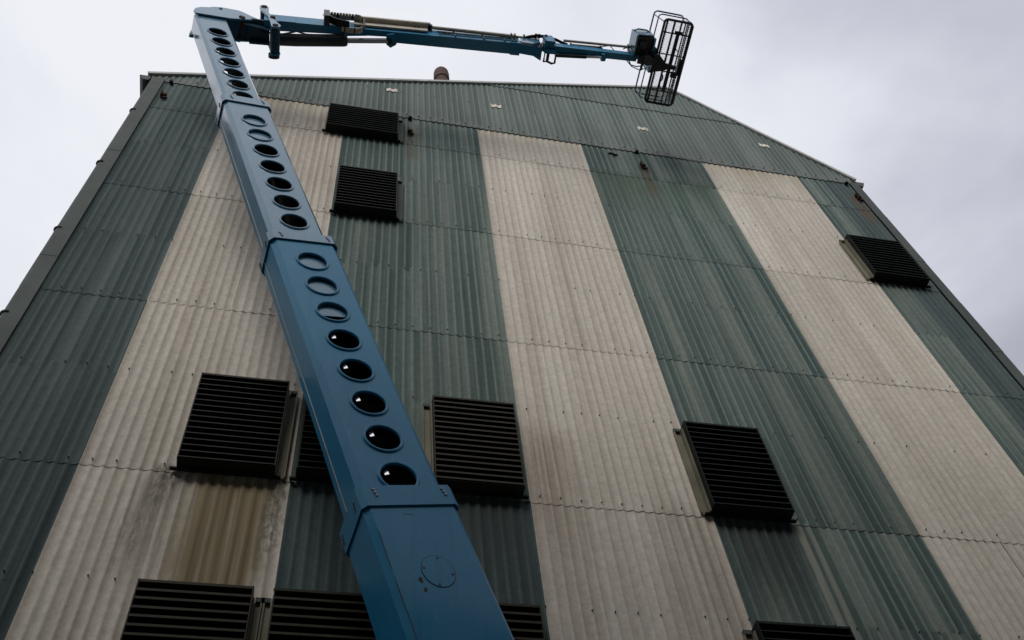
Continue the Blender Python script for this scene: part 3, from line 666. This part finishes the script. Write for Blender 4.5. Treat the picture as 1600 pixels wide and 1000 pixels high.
for va, wa in ((.045, .215), (.085, .22), (.12, .215)):
    jt([(5.2 + 1.5 * q / 8, va + .006 * math.sin(q * 2.1), wa + .012 - .018 * q / 8 + .006 * math.cos(q * 1.3)) for q in range(9)], .010, 'hose', 'rubber')
jt([(6.55, -.02, .20), (6.64, -.12, .10), (6.78, -.16, .0), (6.93, -.10, -.05), (7.02, .02, -.08)], .012, 'hose', 'rubber')
jt([(6.60, .14, .05), (6.72, .24, -.02), (6.90, .30, -.02), (7.06, .26, .05)], .010, 'hose', 'rubber')
jt([(.1, .21, .30), (.5, .235, .14), (1.0, .20, .10), (1.6, .15, .14)], .014, 'hose', 'rubber')
jt([(-.45, .10, .10), (-.25, .22, .0), (.05, .24, .02), (.3, .215, .16)], .016, 'hose', 'rubber')
# drag chain: links along a hairpin
def hairpin():
    pts = []
    for i in range(11): pts.append((.86 + .54 * i / 10, -.125, .27))
    for i in range(1, 12):
        t = pi * i / 12; pts.append((1.40 + .13 * sin(t), -.050 - .075 * cos(t), .105 + .165 * cos(t)))
    for i in range(9): pts.append((1.40 - .28 * i / 8, .025, -.06))
    return pts
hp = hairpin()
chn = build(jbox(MB(), .80, .90, -.20, -.02, -.05, .30), 'drag_chain', M['cage'], lift)
lm = MB().box(-.021, .021, -.050, .050, -.012, .012).mesh('link', M['beige']); ln = MB().box(-.021, .021, -.046, .046, -.010, .010).mesh('link', M['cage'])
for i, (u, v, w) in enumerate(hp[:-1]):
    u2, v2, w2 = hp[i + 1]; t = math.atan2(w2 - w, u2 - u)
    link('link', ln if i % 5 == 3 else lm, chn, J((u + u2) / 2, (v + v2) / 2, (w + w2) / 2), MJ @ Matrix.Rotation(-t, 3, 'Y'))
rr = random.Random(3)
for k in range(5):
    v0 = .0 + .035 * k
    jt([(.82, -.17 + .03 * k, .22), (.95, -.15 + .03 * k, .02 + .015 * k), (1.1, -.13 + .03 * k, -.03), (1.25, -.12 + .03 * k, -.05)], .018, 'hose', 'rubber')
jt([(1.14, .06, -.07), (1.14, .17, -.04)], .03, 'hose_grommet', 'rubber')

# ---- work platform
CTR = V(5.80, 5.463, 20.43); by = V(-.017, .993, -.119).normalized(); bx = V(1, .017, -.002); bx = (bx - by * bx.dot(by)).normalized(); bn = bx.cross(by)
MK = Matrix(((bx.x, by.x, bn.x), (bx.y, by.y, bn.y), (bx.z, by.z, bn.z)))
def K(x, y, z): return CTR + bx * x + by * y + bn * z
def kbox(mb, x0, x1, y0, y1, z0, z1): return mb.add([K(x, y, z) for x in (x0, x1) for y in (y0, y1) for z in (z0, z1)], [(0, 1, 3, 2), (4, 6, 7, 5), (0, 4, 5, 1), (2, 3, 7, 6), (0, 2, 6, 4), (1, 5, 7, 3)])
def rrect(x0, x1, y0, y1, r, z, n=5):
    pts = []
    for cx, cy, t0 in ((x1 - r, y1 - r, 0), (x0 + r, y1 - r, pi / 2), (x0 + r, y0 + r, pi), (x1 - r, y0 + r, 1.5 * pi)):
        for i in range(n + 1):
            t = t0 + pi / 2 * i / n; pts.append(K(cx + r * cos(t), cy + r * sin(t), z))
    return pts
HX, HY = .302, .825
mb = MB(); mb.tube(rrect(-HX + .02, HX - .02, -HY + .02, HY - .02, .06, 0), .025, 8, closed=True)
pf = build(mb, 'platform', M['cage'], lift, None, True)
for x in (-.232, -.083, .05, .135, .205, .262):      # serrated floor bars along the length
    m2 = MB(); w = .032 if x in (-.232, .262) else .030 if x == -.083 else .017
    kbox(m2, x - w / 2, x + w / 2, -HY + .04, HY - .04, -.012, .012)
    for q in range(44):
        y = -HY + .06 + q * (2 * HY - .12) / 43
        kbox(m2, x + (w / 2 + .0005), x + w / 2 + .012, y - .008, y + .008, -.010, .002)
    build(m2, 'floor_bar', M['cage'], pf)
for y in (-.562, -.155, .175, .562):
    build(kbox(MB(), -HX + .03, HX - .03, y - .012, y + .012, .013, .026), 'cross_bar', M['cage'], pf)
build(kbox(MB(), -.005, .045, -.60, .56, -.030, -.0125), 'floor_beam', M['cage'], pf)
build(kbox(MB(), -.04, .11, -.625, -.575, -.030, -.0125), 'floor_beam', M['cage'], pf)
m2 = MB()                                            # fine mesh underfoot
for q in range(24):
    x = -HX + .04 + q * (2 * HX - .08) / 23; kbox(m2, x - .0012, x + .0012, -HY + .03, HY - .03, .014, .017)
for q in range(66):
    y = -HY + .04 + q * (2 * HY - .08) / 65; kbox(m2, -HX + .03, HX - .03, y - .0012, y + .0012, .0172, .020)
fm = build(m2, 'floor_mesh', M['cage'], pf); fm['kind'] = 'stuff'
build(kbox(MB(), HX + .004, HX + .012, -HY + .06, HY - .06, .0, .10), 'toe_board', M['rail_blue'], pf)
build(kbox(MB(), -HX + .06, HX - .06, HY + .002, HY + .010, .0, .10), 'toe_board', M['rail_blue'], pf)
for h, nm in ((.80, 'top_rail'), (.42, 'mid_rail')):
    build(MB().tube(rrect(-HX - .005, HX + .005, -HY - .005, HY + .005, .07, h), 0.016 if h > .5 else .013, 8, closed=True), nm, M['rail_blue'], pf, None, True)
for x in (-HX, HX):
    for y in (-HY + .07, HY - .07):
        build(MB().tube([K(x, y, .0), K(x, y, .80)], .012, 8), 'rail_post', M['rail_blue'], pf, None, True)
for y in (-HY, HY): build(MB().tube([K(HX - .07, y, .0), K(HX - .07, y, .80)], .012, 8), 'rail_post', M['rail_blue'], pf, None, True)
# mount under the floor, rotator and control box on the jib side
m2 = MB().prism([K(x, y, -.13) for x, y in [(-.36, -.12), (-.25, -.14), (-.08, .00), (.13, .02), (.13, .09), (-.02, .10), (-.12, .15), (-.30, .20), (-.36, .18)]], bn * .09)
build(m2, 'platform_mount', M['cage'], pf)
build(kbox(MB(), .08, .20, .14, .25, -.09, -.03), 'foot_switch', M['cage'], pf)
build(kbox(MB(), .20, .27, -.10, .22, .02, .10), 'tool_tray', M['cage'], pf)
build(MB().tube([K(.06, -.30, .02), K(.16, -.22, .10), K(.15, -.05, .05), K(.12, .10, -.02)], .010, 6), 'hose', M['rubber'], pf)
build(MB().tube([K(-.05, .25, .02), K(-.03, .32, .03), K(-.07, .40, .02), K(-.05, .50, .02)], .016, 6), 'hose', M['rubber'], pf)
build(MB().tube([K(.2, .30, .02), K(.22, .38, .03), K(.19, .45, .02)], .016, 6), 'hose', M['rubber'], pf)
# rotator (vertical slewing column between jib and platform)
ro = build(MB().tube([J(6.98, .06, -.16), J(6.98, .06, .30)], .095, 18), 'rotator', M['cyl'], lift, None, True)
build(jplan(MB(), [(6.78, .0), (7.18, .02), (7.18, .10), (7.05, .15), (6.78, .14)], -.13, -.09), 'rotator_plate', M['cage'], ro)
build(jbox(MB(), 6.78, 7.20, -.02, .16, .205, .25), 'rotator_plate', M['blue'], ro)
mb = MB(); jbox(mb, 6.71, 6.745, -.37, .02, .02, .40); jbox(mb, 6.745, 7.08, -.37, -.345, .10, .40); jbox(mb, 7.08, 7.115, -.33, .02, .02, .40); jbox(mb, 6.745, 7.08, -.34, .02, .37, .40)
sh = build(mb, 'hose_guard', M['blue_grey'], lift)
build(jbox(MB(), 6.77, 7.06, -.32, .0, .06, .36), 'valve_block', M['cage'], sh)
build(jbox(MB(), 6.80, 6.93, -.25, -.12, .0, .06), 'valve', M['cyl'], sh)
build(MB().tube([J(6.72, -.37, .30), J(6.80, -.41, .30), J(6.98, -.40, .30), J(7.09, -.33, .28)], .014, 8), 'guard_rail', M['rail_blue'], sh)
build(MB().prism([J(*q) for q in [(7.115, -.16, .0), (7.15, -.16, .0), (7.15, .34, .0), (7.09, .34, .0), (7.07, .25, .0), (7.115, .10, .0)]], jw * .45), 'platform_bracket', M['blue'], lift)
build(MB().tube([J(6.62, .10, -.02), J(6.68, .20, -.05), J(6.80, .22, -.06), J(6.92, .20, -.04), J(6.98, .14, .0)], .012, 8), 'hose', M['rubber'], lift, None, True)
build(MB().tube([J(6.90, .16, -.05), J(6.92, .26, -.05), J(6.88, .30, -.05)], .02, 8), 'hose', M['rubber'], lift, None, True)
mb = MB(); rr = random.Random(5)
for k in range(9):
    u, v, w = 6.80 + rr.uniform(0, .25), rr.uniform(-.08, .12), rr.uniform(-.02, .5)
    build(MB().tube([J(u, v, w), J(u + .06, v + rr.uniform(-.06, .06), w - .06), J(u + .12, v + rr.uniform(-.06, .06), w + rr.uniform(-.1, .1))], .012, 6), 'hose', M['rubber'], lift)

# ---- chassis on the ground, below the frame
pv = B(-7.15, 0, .26)
tx, ty = pv.x + .1, pv.y
build(MB().prism([V(tx - 2.4, ty - .62, .55), V(tx + 2.4, ty - .62, .55), V(tx + 2.4, ty + .62, .55), V(tx - 2.4, ty + .62, .55)], (0, 0, .38)), 'chassis', M['blue'], lift)
for sx in (-1.8, 1.8):
    for sy in (-.74, .74):
        w = build(MB().tube([V(tx + sx, ty + sy - .16, .52), V(tx + sx, ty + sy - .13, .52), V(tx + sx, ty + sy + .13, .52), V(tx + sx, ty + sy + .16, .52)], [.44, .52, .52, .44], 24), 'wheel', M['rubber'], lift, None, True)
        build(MB().tube([V(tx + sx, ty + sy - .165, .52), V(tx + sx, ty + sy + .165, .52)], .24, 16), 'rim', M['galv'], w, None, True)
build(MB().tube([V(tx, ty, .93), V(tx, ty, 1.05)], .55, 24), 'slew_ring', M['cage'], lift)
build(MB().box(tx - 2.2, tx + .9, ty - .6, ty - .40, 1.05, 1.75), 'turntable', M['blue'], lift)
build(MB().box(tx - 2.2, tx + .9, ty + .40, ty + .6, 1.05, 1.75), 'turntable', M['blue'], lift)
build(MB().box(tx - 2.6, tx - 2.2, ty - .6, ty + .6, 1.05, 1.9), 'counterweight', M['blue'], lift)
build(MB().tube([V(pv.x, pv.y - .56, 1.35), V(pv.x, pv.y + .56, 1.35)], .09, 14), 'pivot_pin', M['bolt'], lift)

# ------------------------------------------------------------------ unseen building added behind the camera to shade the lower wall
nb = thing('shade_building', (2, -13, 0), 'unseen plain building added across the yard to shade the striped wall', 'building')
build(MB().box(-32, 36, -24, -6.8, 0, 19.6), 'wall', M['asphalt_wall'], nb)
build(MB().box(-32.3, 36.3, -24.3, -6.5, 19.6, 19.9), 'parapet', M['trim'], nb)
wm = MB().box(-.9, .9, 0, .06, 0, 1.5).mesh('window', M['dark'])
for i in range(16):
    for zz in (1.4, 5.4, 9.4, 13.4): link('window', wm, nb, V(-29 + 4 * i, -6.8, zz))
